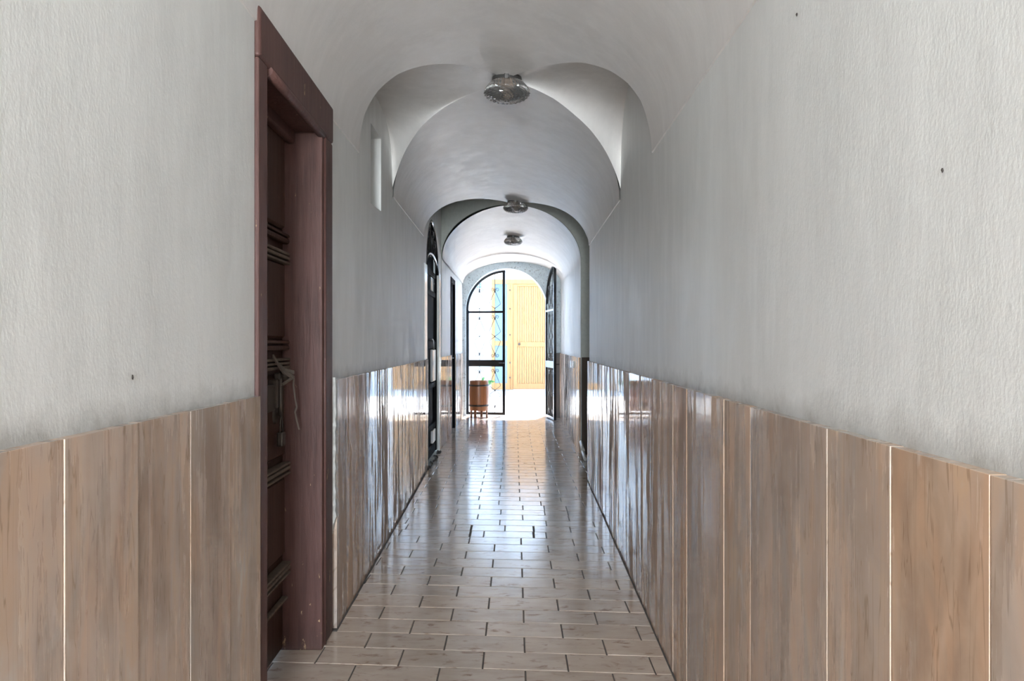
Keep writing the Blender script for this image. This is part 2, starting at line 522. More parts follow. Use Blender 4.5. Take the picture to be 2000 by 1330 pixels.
# inner barrel vault
FC = [(8.5, 2.90), (8.9, 2.885), (9.5, 2.80), (10.0, 2.755), (10.5, 2.728), (12.04, 2.712), (12.05, 2.69), (13.5, 2.655)]
bm = bmesh.new()
ys = [0, .06, .12, .2, .3, .4, .5, .6, .7, .7001, .75, .8, .85, .9, .95, 1]
rows = []
for i, u in enumerate(us):
    row = []
    for t in ys:
        xa = -.0375 + .8225*u
        ya = YB(xa)+.0; yb_ = YE(xa)+.05
        if t <= .7: y = ya + (12.045-ya)*t/.7
        else: y = 12.05 + (yb_-12.05)*(t-.7001)/.2999
        a, b = FXL+.012, FXR(y)-.004
        x = (a+b)/2 + u*(b-a)/2
        zs = (2.295*(1-u) + (2.185+.027*(y-8.6))*(1+u))/2
        cr = interp(FC, y) - (0 if abs(u) < .45 else 0)
        row.append(bm.verts.new((x, y, zs + (cr-(2.24+.0135*(y-8.6)))*math.sqrt(max(0, 1-u*u)))))
    rows.append(row)
for i in range(NU):
    for k in range(len(ys)-1):
        f = bm.faces.new((rows[i][k], rows[i][k+1], rows[i+1][k+1], rows[i+1][k])); f.smooth = True
o = obj('ceiling_far', bm, 'vault', smooth='keep'); tag(o, 'bluish lit barrel vault of the innermost bay', 'ceiling', kind='structure')

bm = bmesh.new(); box(bm, (-1.4, Y0, 3.07), (2.0, 13.4, 3.2))  # unseen slab, added to keep sky light from leaking in
tag(obj('light_block', bm, 'light_block'), 'unseen flat slab added above the vaults to block light leaks', 'light_block', kind='structure')

# ------------------------------------------------------------------ end wall with the arched opening, courtyard
GX0, GX1, GZ, GR = -.805, .595, 1.855, .70
gc = (GX0+GX1)/2
ga = [(gc + GR*math.cos(PI*k/40), GZ + GR*math.sin(PI*k/40)) for k in range(41)]
bm = wall_panel([(-6, -.02), (GX0, -.02)] + list(reversed(ga)) + [(GX1, -.02), (6, -.02), (6, 7.0), (-6, 7.0)],
                [], lambda u, v: (u, YE(max(-1, min(1, u))), v), (0, .28, 0))
tag(obj('wall_end', bm, 'speck'), 'mottled blue grey end wall around the arched gateway', 'wall', kind='structure')
bm = bmesh.new()
box(bm, (GX1+.012, -.02, 0), (.83, 0, 1.10), .003, fn=lambda x, y, z: (x, YE(x)+y, z))
tag(obj('trim_stone_right', bm, 'stone'), 'dark grey stone dado right of the gateway', 'trim', kind='structure')
bm = bmesh.new()
box(bm, (-6, 13.3, -.06), (6, 20.7, -.004))
tag(obj('ground', bm, 'paving'), 'bright paving of the courtyard', 'ground', kind='structure')
YW = 20.4
bm = bmesh.new()
box(bm, (-6, YW+.02, -.02), (6, YW+.3, 7.0)); 
tag(obj('wall_courtyard_back', bm, 'yard'), 'white rendered wall across the courtyard', 'wall', kind='structure')
bm = bmesh.new(); box(bm, (-6, 13.3, -.02), (-5.7, YW+.3, 7.0))  # unseen side walls, added high to cut the sky and dim the courtyard
tag(obj('shade_wall_left', bm, 'yard'), 'unseen white side wall added to the left to shade the courtyard', 'wall', kind='structure')
bm = bmesh.new(); box(bm, (5.7, 13.3, -.02), (6, YW+.3, 7.0))
tag(obj('shade_wall_right', bm, 'yard'), 'unseen white side wall added to the right to shade the courtyard', 'wall', kind='structure')

# street threshold ground behind the viewer
bm = bmesh.new(); box(bm, (-3, -6, -.06), (3, Y0, -.004))
tag(obj('ground', bm, 'paving'), 'street paving before the passage', 'ground', kind='structure')

# ------------------------------------------------------------------ floor
TW, TD, GAP = .33, .165, .0055
SH = -.075                      # the courses run slightly askew to the passage
JX = .0034
bm = bmesh.new(); tones = []
special = {}
def px_x(px, y): return (px-1000)*y/1480
special = {12: [px_x(871, 4.92), px_x(912, 4.92), px_x(939, 4.92), px_x(1037.5, 4.92), px_x(1062, 4.92)],
           13: [px_x(882, 5.1), px_x(914.5, 5.1), px_x(981, 5.1), px_x(1037.5, 5.1), px_x(1109, 5.1)],
           14: [px_x(879, 5.27), px_x(971, 5.27), px_x(1062, 5.27)],
           15: [px_x(927.6, 5.44), px_x(1016, 5.44), px_x(1106, 5.44)],
           16: [px_x(886.6, 5.6), px_x(973, 5.6), px_x(1059, 5.6), px_x(1104, 5.6)],
           17: [px_x(931.5, 5.8), px_x(1016, 5.8), px_x(1057.6, 5.8), px_x(1100.6, 5.8)]}
def tile(xa, xb, ya, yb, ga_=GAP, gb_=GAP):
    b2 = bmesh.new()
    x0, x1, y0_, y1_ = xa+ga_/2, xb-gb_/2, ya+GAP/2, yb-GAP/2
    tilt = [random.uniform(-.0005, .0005) for _ in range(4)]
    top = [(x0, y0_), (x1, y0_), (x1, y1_), (x0, y1_)]
    bv = .0022
    ins = [(x0+bv, y0_+bv), (x1-bv, y0_+bv), (x1-bv, y1_-bv), (x0+bv, y1_-bv)]
    f = lambda p, z: (p[0] + JX*p[1], p[1] + SH*p[0], z)
    v0 = [bm.verts.new(f(p, -.006)) for p in top]
    v1 = [bm.verts.new(f(p, -.0018)) for p in top]
    v2 = [bm.verts.new(f(p, tilt[k])) for k, p in enumerate(ins)]
    bm.faces.new(v2)
    for k in range(4):
        bm.faces.new((v0[k], v0[(k+1) % 4], v1[(k+1) % 4], v1[k])); bm.faces.new((v1[k], v1[(k+1) % 4], v2[(k+1) % 4], v2[k]))
    tn = random.random(); tones.extend([tn]*9)
    b2.free()
r0 = int(math.floor((Y0-2.905)/TD))
for r in range(r0, 64):
    ya = 2.91 + r*TD; yb = ya+TD
    off = (-.1135 if r % 2 == 0 else .0515) - .01
    joints = [off + TW*k for k in range(-4, 7)]
    thick = {}
    if r in special:
        sp = special[r]; joints = sorted([sp[0]-TW*k for k in (1, 2)] + sp + [sp[-1]+TW*k for k in (1, 2)])
        if r in (12, 13): thick = {1+2: .013, 3+2: .011}
    for k in range(len(joints)-1):
        xa, xb = joints[k], joints[k+1]
        hi = 1.7 if 6.9 < ya < 8.8 else 1.0
        xa, xb = max(xa, -1.08), min(xb, hi)
        if xb-xa < .02: continue
        yc = (ya+yb)/2 + SH*(xa+xb)/2
        if yc > 13.4: continue
        tile(xa, xb, ya, yb, thick.get(k, GAP), thick.get(k+1, GAP))
fl = obj('floor', bm, 'tile', tones=tones); tag(fl, 'glossy brownish floor tiles laid in running bond', 'floor', kind='structure')
bm = bmesh.new(); box(bm, (-1.15, Y0, -.03), (1.75, 13.35, -.0042))
g = obj('grout_bed', bm, 'grout', fl)

bm = bmesh.new()
box(bm, (0, 3.3, -.004), (.028, 7.6, .0012), fn=lambda x, y, z: (XL(y)+x, y, z))
obj('edge_joint', bm, 'grout', fl)
bm = bmesh.new()
box(bm, (-.027, Y0, -.004), (0, 6.99, .0012), fn=lambda x, y, z: (XR(y)+x, y, z))
obj('edge_joint', bm, 'grout', fl)
# ------------------------------------------------------------------ marble cladding
def cladding(name, label, bounds, xf, sgn, z1=1.094, thick=.02, z1b=None):
    """vertical slabs; xf(y) is the plaster face, sgn points into the passage"""
    bm = bmesh.new(); tn = []
    for a, b in zip(bounds, bounds[1:]):
        n0 = len(bm.faces)
        e0, e1 = random.uniform(-.0012, .0012), random.uniform(-.0012, .0012)
        t = thick
        def fn(x, y, z, a=a, b=b, e0=e0, e1=e1):
            f = (y-a)/(b-a)
            return (xf(y) + sgn*(x*(t + (e0*(1-f)+e1*f)) - .004*(1-x)), y, z)
        box(bm, (0, a+.0011, -.003), (1, b-.0011, z1+random.uniform(-.0007, .0007)), 0, fn=fn)
        # small arris: chamfer the front edges by hand
        v = random.random()
        tn += [v]*(len(bm.faces)-n0)
    o = obj(name, bm, 'marble', tones=tn)
    mod = o.modifiers.new('arris', 'BEVEL'); mod.width = .0009; mod.segments = 2; mod.limit_method = 'ANGLE'
    tag(o, label, 'trim', kind='structure'); return o
def steps(a, b, d=.25):
    out = [a]
    while out[-1] < b - d*1.3: out.append(out[-1]+d)
    out.append(b); return out
cladding('trim_1', 'tan marble slabs on the left wall before the wooden door', steps(Y0+.05, .746)+[.99, 1.241, 1.496, 1.75, 2.01, 2.268], XL, 1)
cladding('trim_2', 'streaky polished marble slabs on the left wall after the wooden door', [3.33, 3.545, 3.80, 4.03, 4.35, 4.60, 4.85] + steps(5.10, 7.60)[0:], XL, 1)
cladding('trim_3', 'polished marble slabs on the left wall of the innermost bay', steps(8.98, 10.60), lambda y: FXL, 1)
cladding('trim_4', 'pale polished marble slabs on the left wall beside the gate', steps(11.40, 13.1), lambda y: FXL, 1)
cladding('trim_5', 'long run of tan marble slabs on the right wall', steps(Y0+.05, .66)+[.906, 1.155, 1.40, 1.646]+steps(1.884, 6.99), XR, -1)
cladding('trim_6', 'polished marble slabs on the right wall of the innermost bay', steps(8.67, 12.9), FXR, -1)

# plaster fillet between the wooden door and the marble
bm = bmesh.new()
n = 26; L = []; R = []
for k in range(n+1):
    z = .42 + .685*k/n
    L.append((XL(3.3)+.002, 3.286, z)); 
    d = .018+random.uniform(-.003, .003)
    if k < 3: d *= k/3+.05
    R.append((XL(3.3)+d+.003, 3.30+random.uniform(-.004, .004), z))
for k in range(n):
    bm.faces.new([bm.verts.new(p) for p in (L[k], L[k+1], R[k+1], R[k])])
    q = [(R[k][0], 3.335, R[k][2]), (R[k+1][0], 3.335, R[k+1][2])]
    bm.faces.new([bm.verts.new(p) for p in (R[k], R[k+1], q[1], q[0])])
bmesh.ops.remove_doubles(bm, verts=bm.verts[:], dist=.0002)
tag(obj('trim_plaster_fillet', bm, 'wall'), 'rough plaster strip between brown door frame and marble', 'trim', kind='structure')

# ------------------------------------------------------------------ old brown door on the left (door_1)
d1 = empty('door_1', (0, 0, 0), label='old brown painted wooden door in a heavy frame in the left wall', cat='door', kind='structure')
FX = .012
def lf(x, y, z): return (XL(y)+x, y, z)
bm = bmesh.new()
box(bm, (-.22, 2.275, -.005), (FX, 2.362, 2.115), .006, fn=lf, seg=2)
obj('frame_post', bm, 'oldwood', d1)
bm = bmesh.new()
box(bm, (-.205, 3.09, 0), (FX, 3.285, 2.115), .008, fn=lf, seg=2)
obj('frame_post', bm, 'oldwood', d1)
bm = bmesh.new()        # groove bead that parts the two boards of the far post
tube(bm, [lf(FX+.001, 3.13, .01), lf(FX+.001, 3.13, 2.11)], .007, 8)
obj('post_bead', bm, 'oldwood', d1)
bm = bmesh.new()
box(bm, (-.16, 2.275, 2.115), (FX+.004, 3.285, 2.272), .012, fn=lf, seg=3)
obj('frame_head', bm, 'oldwood', d1)
bm = bmesh.new()
tube(bm, [lf(FX-.008, y, 2.110) for y in (2.385, 2.6, 2.8, 3.0, 3.12)], .017, 12)
obj('head_bead', bm, 'oldwood', d1)
bm = bmesh.new()
box(bm, (-.215, 2.39, 2.085), (-.10, 3.12, 2.125), .004, fn=lf)
box(bm, (-.135, 2.39, 2.065), (-.10, 3.115, 2.10), .012, fn=lf, seg=3)
obj('door_stop', bm, 'oldwood', d1)
# the leaf
LX = -.150
bm = bmesh.new()
box(bm, (LX-.05, 2.38, .012), (LX, 3.10, 2.12), .003, fn=lf)
leaf = obj('door_leaf', bm, 'darkdoor', d1)
def rail(z0, z1, dx=.018):
    bm = bmesh.new(); box(bm, (LX, 2.40, z0), (LX+dx, 3.088, z1), .004, fn=lf); return bm
def ridge(zs, dx=.03):
    bm = bmesh.new()
    for z, h in zs: box(bm, (LX, 2.41, z), (LX+dx, 3.085, z+h), h*.4, fn=lf, seg=2)
    return bm
for z0, z1 in ((1.71, 2.08), (1.27, 1.575), (.80, 1.13), (.40, .72)):
    b = bmesh.new(); box(b, (LX, 2.41, z0), (LX+.02, 3.06, z1), .012, fn=lf); obj('raised_panel', b, 'darkdoor', leaf)
obj('panel_moulding', ridge([(1.655, .022), (1.682, .012)], .032), 'darkdoor', leaf)
obj('panel_moulding', ridge([(1.590, .014), (1.608, .012), (1.572, .010)], .034), 'ridge', leaf)
obj('panel_moulding', ridge([(1.225, .020), (1.252, .012)], .032), 'darkdoor', leaf)
obj('panel_moulding', ridge([(1.150, .013), (1.168, .010), (1.184, .010)], .034), 'ridge', leaf)
obj('panel_moulding', ridge([(.742, .016), (.763, .010), (.725, .009)], .036), 'ridge', leaf)
obj('panel_moulding', ridge([(.338, .016), (.359, .010), (.321, .009)], .036), 'ridge', leaf)
obj('panel_moulding', ridge([(.215, .012)], .024), 'ridge', leaf)
def lh(x, y, z): return lf(x, y-.06, z)
# lock case, bolt, ring
bm = bmesh.new(); box(bm, (LX, 2.66, 1.00), (LX+.045, 2.90, 1.10), .004, fn=lh); box(bm, (LX+.02, 2.885, 1.01), (LX+.055, 2.91, 1.115), .003, fn=lh)
lk = obj('lock_case', bm, 'iron', leaf)
bm = bmesh.new(); tube(bm, [lh(LX+.045, 2.965, z) for z in (.975, 1.02, 1.06, 1.10, 1.14)], .010, 10)
obj('bolt', bm, 'iron', leaf)
bm = bmesh.new()
b2 = bmesh.new(); lathe(b2, [(.0, .012), (.012, .012), (.016, .008), (.026, .010), (.031, .006), (.033, 0)], 24)
merge(bm, b2, 0, lambda x, y, z: lh(LX+.02+z, 2.975+x, .975+y))
obj('escutcheon', bm, 'iron', leaf)
bm = bmesh.new(); box(bm, (LX+.03, 2.93, 1.115), (LX+.052, 2.985, 1.14), .004, fn=lh); 
b2 = bmesh.new(); lathe(b2, [(.001, -.02), (.014, -.018), (.02, -.006), (.02, .006), (.014, .018), (.001, .02)], 16)
merge(bm, b2, 0, lambda x, y, z: lh(LX+.055+x, 2.985+y, 1.13+z))
obj('door_knob', bm, 'iron', leaf)
# cloth strap tied to the knob
st = bmesh.new()
def ribbon(bm, pts, w, t=.003):
    P = [Vector(p) for p in pts]
    for k in range(len(P)-1):
        pass
    rows = []
    for k, p in enumerate(P):
        d = (P[min(k+1, len(P)-1)]-P[max(k-1, 0)]).normalized()
        s = d.cross(Vector((1, .35, 0)).normalized()).normalized()
        nrm = s.cross(d).normalized()
        rows.append([bm.verts.new(p+s*w+nrm*t), bm.verts.new(p-s*w+nrm*t), bm.verts.new(p-s*w-nrm*t), bm.verts.new(p+s*w-nrm*t)])
    for a, b in zip(rows, rows[1:]):
        for j in range(4): bm.faces.new((a[j], a[(j+1) % 4], b[(j+1) % 4], b[j]))
    bm.faces.new(rows[0]); bm.faces.new(list(reversed(rows[-1])))
ribbon(st, [lh(LX+.042, 2.88, 1.205), lh(LX+.048, 2.91, 1.18), lh(LX+.06, 2.945, 1.145), lh(LX+.082, 2.975, 1.128), lh(LX+.088, 2.995, 1.12), lh(LX+.082, 3.01, 1.09), lh(LX+.086, 3.025, 1.03), lh(LX+.09, 3.03, 1.005), lh(LX+.083, 3.03, .985), lh(LX+.088, 3.037, .95), lh(LX+.095, 3.045, .915)], .008)
ribbon(st, [lh(LX+.09, 2.99, 1.14), lh(LX+.062, 2.965, 1.15), lh(LX+.05, 2.945, 1.165), lh(LX+.045, 2.93, 1.175)], .007)
ribbon(st, [lh(LX+.088, 2.99, 1.122), lh(LX+.07, 2.955, 1.105), lh(LX+.06, 2.93, 1.095)], .005)
s = obj('cloth_strap', st, 'rag'); tag(s, 'grey cloth strap knotted round the knob of the old brown door', 'strap')
# padlock
pl = empty('padlock', lh(LX+.045, 2.975, .885), label='small iron padlock hanging from the ring of the old brown door', cat='padlock')
bm = bmesh.new(); box(bm, (-.012, -.022, -.028), (.012, .022, .028), .006, seg=2); obj('body', bm, 'iron', pl)
bm = bmesh.new()
tube(bm, [(0, -.014, .026), (0, -.014, .05)] + [(0, -.014*math.cos(PI*k/8), .05+.040*math.sin(PI*k/8)) for k in range(1, 8)] + [(0, .014, .05), (0, .014, .026)], .0038, 8)
obj('shackle', bm, 'iron', pl)

# ------------------------------------------------------------------ iron scrollwork (shared by gate and fanlight)
def scroll_pts(side, h, wide, sr, inv=False):
    """one bar of a lyre: from the foot on the axis, out, up to the neck, then rolled into a spiral"""
    P = [(0, 0), (.55*wide, .10*h), (wide, .20*h), (.98*wide, .26*h), (.5*wide, .55*h), (.10*wide, .80*h), (.07*wide, .88*h)]
    # spiral
    cx, cz = .07*wide+sr, .90*h+0.0
    for k in range(0, 22):
        a = PI - k*(2.6*PI/21)
        rr = sr*(1-.72*k/21)
        P.append((cx+rr*math.cos(a)*1.0, cz+rr*math.sin(a)))
    return [(side*x, (h-z) if inv else z) for x, z in P]
def lyre(bm, x, z0, h, wide=.098, r=.005, inv=False, rod=True):
    for sd in (-1, 1):
        tube(bm, [(x+px, 0, z0+pz) for px, pz in scroll_pts(sd, h, wide, .034, inv)], r, 6)
    zc = z0 + (.84*h if not inv else .16*h)
    box(bm, (x-.012, -.009, zc-.024), (x+.012, .009, zc+.024), .003)
    zf = z0 if not inv else z0+h
    box(bm, (x-.010, -.008, zf-.010), (x+.010, .008, zf+.010), .003)

def gate(name, loc, rz, side, label):
    g = empty(name, loc, rz, label=label, cat='gate', group='leaves of the iron gate')
    w, zs, z0 = .695, GZ-.012, .012
    def mx(bm):
        if side < 0:
            for v in bm.verts: v.co.x *= -1
            bmesh.ops.reverse_faces(bm, faces=bm.faces[:])
        return bm
    t = .022
    bm = bmesh.new()
    box(bm, (0, -t, z0), (.046, t, zs), .004)
    obj('hinge_stile', mx(bm), 'black', g)
    bm = bmesh.new()
    box(bm, (w-.046, -t, z0), (w, t, zs+w-.004), .004)
    obj('lock_stile', mx(bm), 'black', g)
    bm = bmesh.new()
    n = 24; rows = []
    for k in range(n+1):
        a = PI - (PI/2)*k/n
        rows.append([bm.verts.new((w+R*math.cos(a), yy, zs+R*math.sin(a))) for R, yy in ((w, -t), (w, t), (w-.038, t), (w-.038, -t))])
    for A, B in zip(rows, rows[1:]):
        for j in range(4): bm.faces.new((A[j], A[(j+1) % 4], B[(j+1) % 4], B[j]))
    bm.faces.new(rows[0]); bm.faces.new(list(reversed(rows[-1])))
    obj('arch_bar', mx(bm), 'black', g)
    for nm, a, b in (('bottom_rail', z0, z0+.045), ('middle_rail', .857, .972), ('top_rail', zs-.05, zs-.012)):
        bm = bmesh.new(); box(bm, (.04, -t*.9, a), (w-.04, t*.9, b), .003); obj(nm, mx(bm), 'black', g)
    for zh in (.30, 1.20, 1.72):
        bm = bmesh.new(); tube(bm, [(-.004, -t-.004, zh-.05), (-.004, -t-.004, zh+.05)], .012, 10)
        obj('hinge', mx(bm), 'blackm', g)
    bm = bmesh.new(); tube(bm, [(w-.02, -t, .92), (w-.02, -t-.05, .92), (w-.10, -t-.05, .92)], .008, 8)
    obj('handle', mx(bm), 'blackm', g)
    for x in (.234, .511):
        for (z, h, inv) in ((.10, .335, True), (.445, .375, False), (1.015, .365, True), (1.385, .375, False), (1.875, .36, False)):
            bm = bmesh.new(); lyre(bm, x, z, h, inv=inv); obj('iron_scroll', mx(bm), 'blackm', g)
        top = zs + math.sqrt((w-.03)**2-(w-x)**2)
        for a, b in ((.05, .11), (.81, .865), (.97, 1.02), (1.75, 1.80), (1.82, 1.885), (2.17, top)):
            bm = bmesh.new(); tube(bm, [(x, 0, a), (x, 0, b)], .0048, 6)
            obj('rod', mx(bm), 'blackm', g)
    return g
ang = -math.atan(.175)
gl = gate('iron_gate', (GX0+.003, YE(GX0)+.16, 0), ang, 1, 'closed left leaf of the arched black iron gate, behind the wooden barrel')
dx, dy = .700-.592, 12.30-12.98
gr = gate('iron_gate', (.590, 12.99, 0), math.atan2(dy, dx)+PI, -1, 'right leaf of the arched black iron gate, swung open into the passage')

# ------------------------------------------------------------------ wooden barrel stand
bx, by = -.562, 12.90
br = empty('barrel_stand', (bx, by, 0), label='small wooden stave barrel with two black hoops on short legs', cat='barrel')
bm = bmesh.new(); tones = []
NS = 18
for k in range(NS):
    n0 = len(bm.faces)
    a0, a1 = 2*PI*k/NS+.006, 2*PI*(k+1)/NS-.006
    prof = [(.158, .125), (.165, .25), (.168, .38), (.165, .50), (.160, .628)]
    cols = []
    for q in range(4):
        a = a0+(a1-a0)*q/3
        cols.append([bm.verts.new((R*math.cos(a), R*math.sin(a), z)) for R, z in prof] + [bm.verts.new(((R-.014)*math.cos(a), (R-.014)*math.sin(a), z)) for R, z in reversed(prof)])
    m = len(cols[0])
    for A, B in zip(cols, cols[1:]):
        for j in range(m): bm.faces.new((A[j], B[j], B[(j+1) % m], A[(j+1) % m]))
    bm.faces.new(cols[0]); bm.faces.new(list(reversed(cols[-1])))
    tones += [random.random()]*(len(bm.faces)-n0)
# bottom board
n0 = len(bm.faces)
b2 = bmesh.new(); bmesh.ops.create_circle(b2, cap_ends=True, radius=.150, segments=32)
merge(bm, b2, 0, lambda x, y, z: (x, y, .15)); tones += [.4]*(len(bm.faces)-n0)
obj('staves', bm, 'stave', br, tones=tones)
for z in (.21, .55):
    bm = bmesh.new(); R = .168
    lathe(bm, [(R-.004, z-.014), (R+.004, z-.014), (R+.004, z+.014), (R-.004, z+.014)], 40, closed=True)
    obj('hoop', bm, 'blackm', br)
for a in (-2.0, -2.75, -.25, 1.3):
    bm = bmesh.new()
    c, s_ = math.cos(a), math.sin(a)
    box(bm, (-.02, -.012, 0), (.02, .012, .14), .003, fn=lambda x, y, z, c=c, s_=s_: (.140*c - x*s_ + y*c, .140*s_ + x*c + y*s_, z))
    obj('leg', bm, 'leg', br)

# potted plant outside, behind the barrel
pp = empty('potted_plant', (-.565, 14.1, -.004), label='small green plant in a terracotta pot behind the barrel, outside the gate', cat='plant')
bm = bmesh.new(); lathe(bm, [(.001, 0), (.07, 0), (.10, .18), (.112, .18), (.112, .21), (.095, .21), (.09, .19), (.001, .19)], 24); obj('pot', bm, 'terracotta', pp)
bm = bmesh.new(); tube(bm, [(0, 0, .19), (.01, 0, .35), (.0, 0, .52)], .006, 6); obj('stem', bm, 'leaf', pp)
def leaf_bm(base, dirv, L, wd):
    bm = bmesh.new(); b = Vector(base); d = Vector(dirv).normalized(); s = d.cross(Vector((0, 1, .2))).normalized(); n = 6; rows = []
    for k in range(n+1):
        t = k/n; wdt = wd*math.sin(PI*min(1, t*.96+.02))**.8; p = b + d*L*t - Vector((0, 0, .35*L*t*t))
        rows.append((bm.verts.new(p+s*wdt), bm.verts.new(p+Vector((0, .003, -.008))), bm.verts.new(p-s*wdt)))
    for A, B in zip(rows, rows[1:]):
        bm.faces.new((A[0], B[0], B[1], A[1])); bm.faces.new((A[1], B[1], B[2], A[2]))
    return bm
for base, d, L, wd in (((0, 0, .52), (.25, 0, 1), .20, .025), ((0, 0, .50), (1, .1, .62), .30, .034), ((0, 0, .46), (1, -.2, .75), .25, .03), ((0, 0, .45), (-.7, .1, .8), .16, .03), ((0, 0, .36), (-.4, .5, .6), .18, .03)):
    obj('leaf', leaf_bm(base, d, L, wd), 'leaf', pp, smooth=True)

# ------------------------------------------------------------------ timber door and side window across the courtyard
d4 = empty('door_4', (0, YW, 0), label='pale timber door with plank panels and a narrow glazed sidelight across the courtyard', cat='door', kind='structure')
bm = bmesh.new()
for lo, hi in (((-.55, 2.863), (1.05, 2.987)), ((-.55, .03), (-.46, 2.863)), ((-.13, .03), (.035, 2.863)), ((.97, .03), (1.05, 2.863)), ((-.46, .03), (-.13, .20)), ((-.46, 1.21), (-.13, 1.333))):
    box(bm, (lo[0], -.05, lo[1]), (hi[0], .02, hi[1]), .006)
obj('frame', bm, 'timber', d4)
bm = bmesh.new()
tube(bm, [(-.045, -.052, .05), (-.045, -.052, 2.85)], .008, 6); tube(bm, [(.01, -.052, .05), (.01, -.052, 2.85)], .006, 6)
obj('frame_bead', bm, 'timber', d4)
for a, b in ((.20, 1.21), (1.333, 2.863)):
    bm = bmesh.new(); box(bm, (-.46, -.012, a), (-.13, .0, b)); obj('pane', bm, 'frost', d4)
bm = bmesh.new()
for lo, hi in (((.04, .04), (.145, 2.86)), ((.88, .04), (.965, 2.86)), ((.145, .04), (.88, .19)), ((.145, 1.18), (.88, 1.305)), ((.145, 2.80), (.88, 2.86))):
    box(bm, (lo[0], -.035, lo[1]), (hi[0], .01, hi[1]), .004)
lf4 = obj('leaf', bm, 'timber', d4)
for z0, z1 in ((.19, 1.18), (1.305, 2.80)):
    bm = bmesh.new(); n = 12
    for k in range(n):
        a = .145+(.735)*k/n; b = .145+.735*(k+1)/n
        box(bm, (a+.003, -.02, z0), (b-.003, .005, z1), .006)
    obj('plank_panel', bm, 'timber', lf4)
bm = bmesh.new(); b2 = bmesh.new(); lathe(b2, [(.03, 0), (.02, .01), (.015, .03), (.03, .045), (.034, .06), (.02, .075), (.001, .078)], 20)
merge(bm, b2, 0, lambda x, y, z: (.193+x, -.035-z, 1.25+y)); obj('knob', bm, 'iron', lf4)
for z in (.35, .75, 1.5, 2.2, 2.7):
    bm = bmesh.new(); box(bm, (-.075, -.062, z-.02), (-.035, -.05, z+.02), .003); obj('hinge', bm, 'iron', d4)
# small blue glazed vent in the white wall
v = empty('window_1', ((935.5-1000)*.013784, YW+.02, 1.25+(672-557.5)*.013784), label='tiny four paned blue window high in the white courtyard wall', cat='window', kind='structure')
bm = bmesh.new()
for i in (-1, 1):
    for k in (-1, 1): box(bm, (i*.037-.032, -.02, k*.037-.032), (i*.037+.032, -.004, k*.037+.032), .002)
obj('pane', bm, 'frost', v)
bm = bmesh.new(); box(bm, (-.09, -.014, -.09), (.09, .0, .09)); obj('frame', bm, 'white', v)

# ------------------------------------------------------------------ arched iron door on the left (door_2)
d2 = empty('door_2', (FXL, 0, 0), label='black iron and glass arched door with scrolled fanlight in the left wall', cat='door', kind='structure')
bm = bmesh.new()
box(bm, (0, 7.40, 1.102), (.012, 7.61, 2.045), .002); obj('casing', bm, 'white', d2)
bm = bmesh.new(); box(bm, (0, 8.865, .0), (.014, 8.965, 2.06), .002); obj('casing', bm, 'white', d2)
DXx = -.045
bm = bmesh.new(); box(bm, (DXx-.05, 7.625, .02), (DXx, 8.855, 2.05), .003); lf2 = obj('leaf', bm, 'dull', d2)
bm = bmesh.new()
for a, b in ((7.63, 7.75), (8.78, 8.85)): box(bm, (DXx, a, .02), (DXx+.03, b, 2.05), .004)
for a, b in ((.02, .12), (.30, .36), (.76, .82), (1.20, 1.28), (1.78, 1.84), (2.0, 2.06)): box(bm, (DXx, 7.74, a), (DXx+.022, 8.785, b), .004)
obj('frame', bm, 'dull', lf2)
bm = bmesh.new(); box(bm, (DXx, 8.40, 1.845), (DXx+.012, 8.77, 1.995), .002); obj('pane', bm, 'paleg', lf2)
bm = bmesh.new(); box(bm, (DXx, 7.80, 1.29), (DXx+.006, 8.77, 1.775), .002); obj('pane', bm, 'dull', lf2)
bm = bmesh.new(); box(bm, (DXx, 8.40, .83), (DXx+.028, 8.74, 1.19), .006); obj('letter_plate', bm, 'white', lf2)
bm = bmesh.new(); box(bm, (DXx, 8.45, .14), (DXx+.026, 8.74, .28), .004); obj('kick_plate', bm, 'white', lf2)
bm = bmesh.new(); tube(bm, [(DXx, 8.2, 1.30), (DXx+.05, 8.2, 1.30), (DXx+.06, 8.2, 1.285), (DXx+.055, 8.2, 1.22), (DXx+.06, 8.22, 1.19)], .008, 8); obj('handle', bm, 'metal', lf2)
# transom arch and fanlight
yc, ra = 8.24, .61
bm = bmesh.new()
pts = [(DXx+.04, yc+ra*math.cos(PI*k/20)*.98, 2.06+.16*math.sin(PI*k/20)) for k in range(21)]
tube(bm, pts, .014, 8); obj('transom_arch', bm, 'black', d2)
bm = bmesh.new()
ring = [(yc+ra*math.cos(PI*k/24), 2.05+(.545)*math.sin(PI*k/24)) for k in range(25)]
vf = [bm.verts.new((DXx-.01, y, z)) for y, z in ring]; bm.faces.new(vf)
ret = bmesh.ops.extrude_face_region(bm, geom=bm.faces[:]); 
for q in ret['geom']:
    if isinstance(q, bmesh.types.BMVert): q.co.x -= .03
fan = obj('fanlight', bm, 'dull', d2)
bm = bmesh.new()
tube(bm, [(DXx+.03, yc+(ra-.012)*math.cos(PI*k/24), 2.05+(.533)*math.sin(PI*k/24)) for k in range(25)], .02, 8)
obj('arch_frame', bm, 'black', fan)
bm = bmesh.new(); tube(bm, [(DXx+.03, yc, 2.20), (DXx+.03, yc, 2.58)], .008, 6); obj('bar', bm, 'blackm', fan)
for yy, h in ((7.85, .22), (8.05, .31), (8.43, .31), (8.62, .22)):
    b = bmesh.new(); lyre(b, 0, 0, h, wide=.06, r=.006)
    for q in b.verts: q.co = Vector((DXx+.03-q.co.y, yy+q.co.x, 2.19+q.co.z))
    obj('iron_scroll', b, 'black', fan)
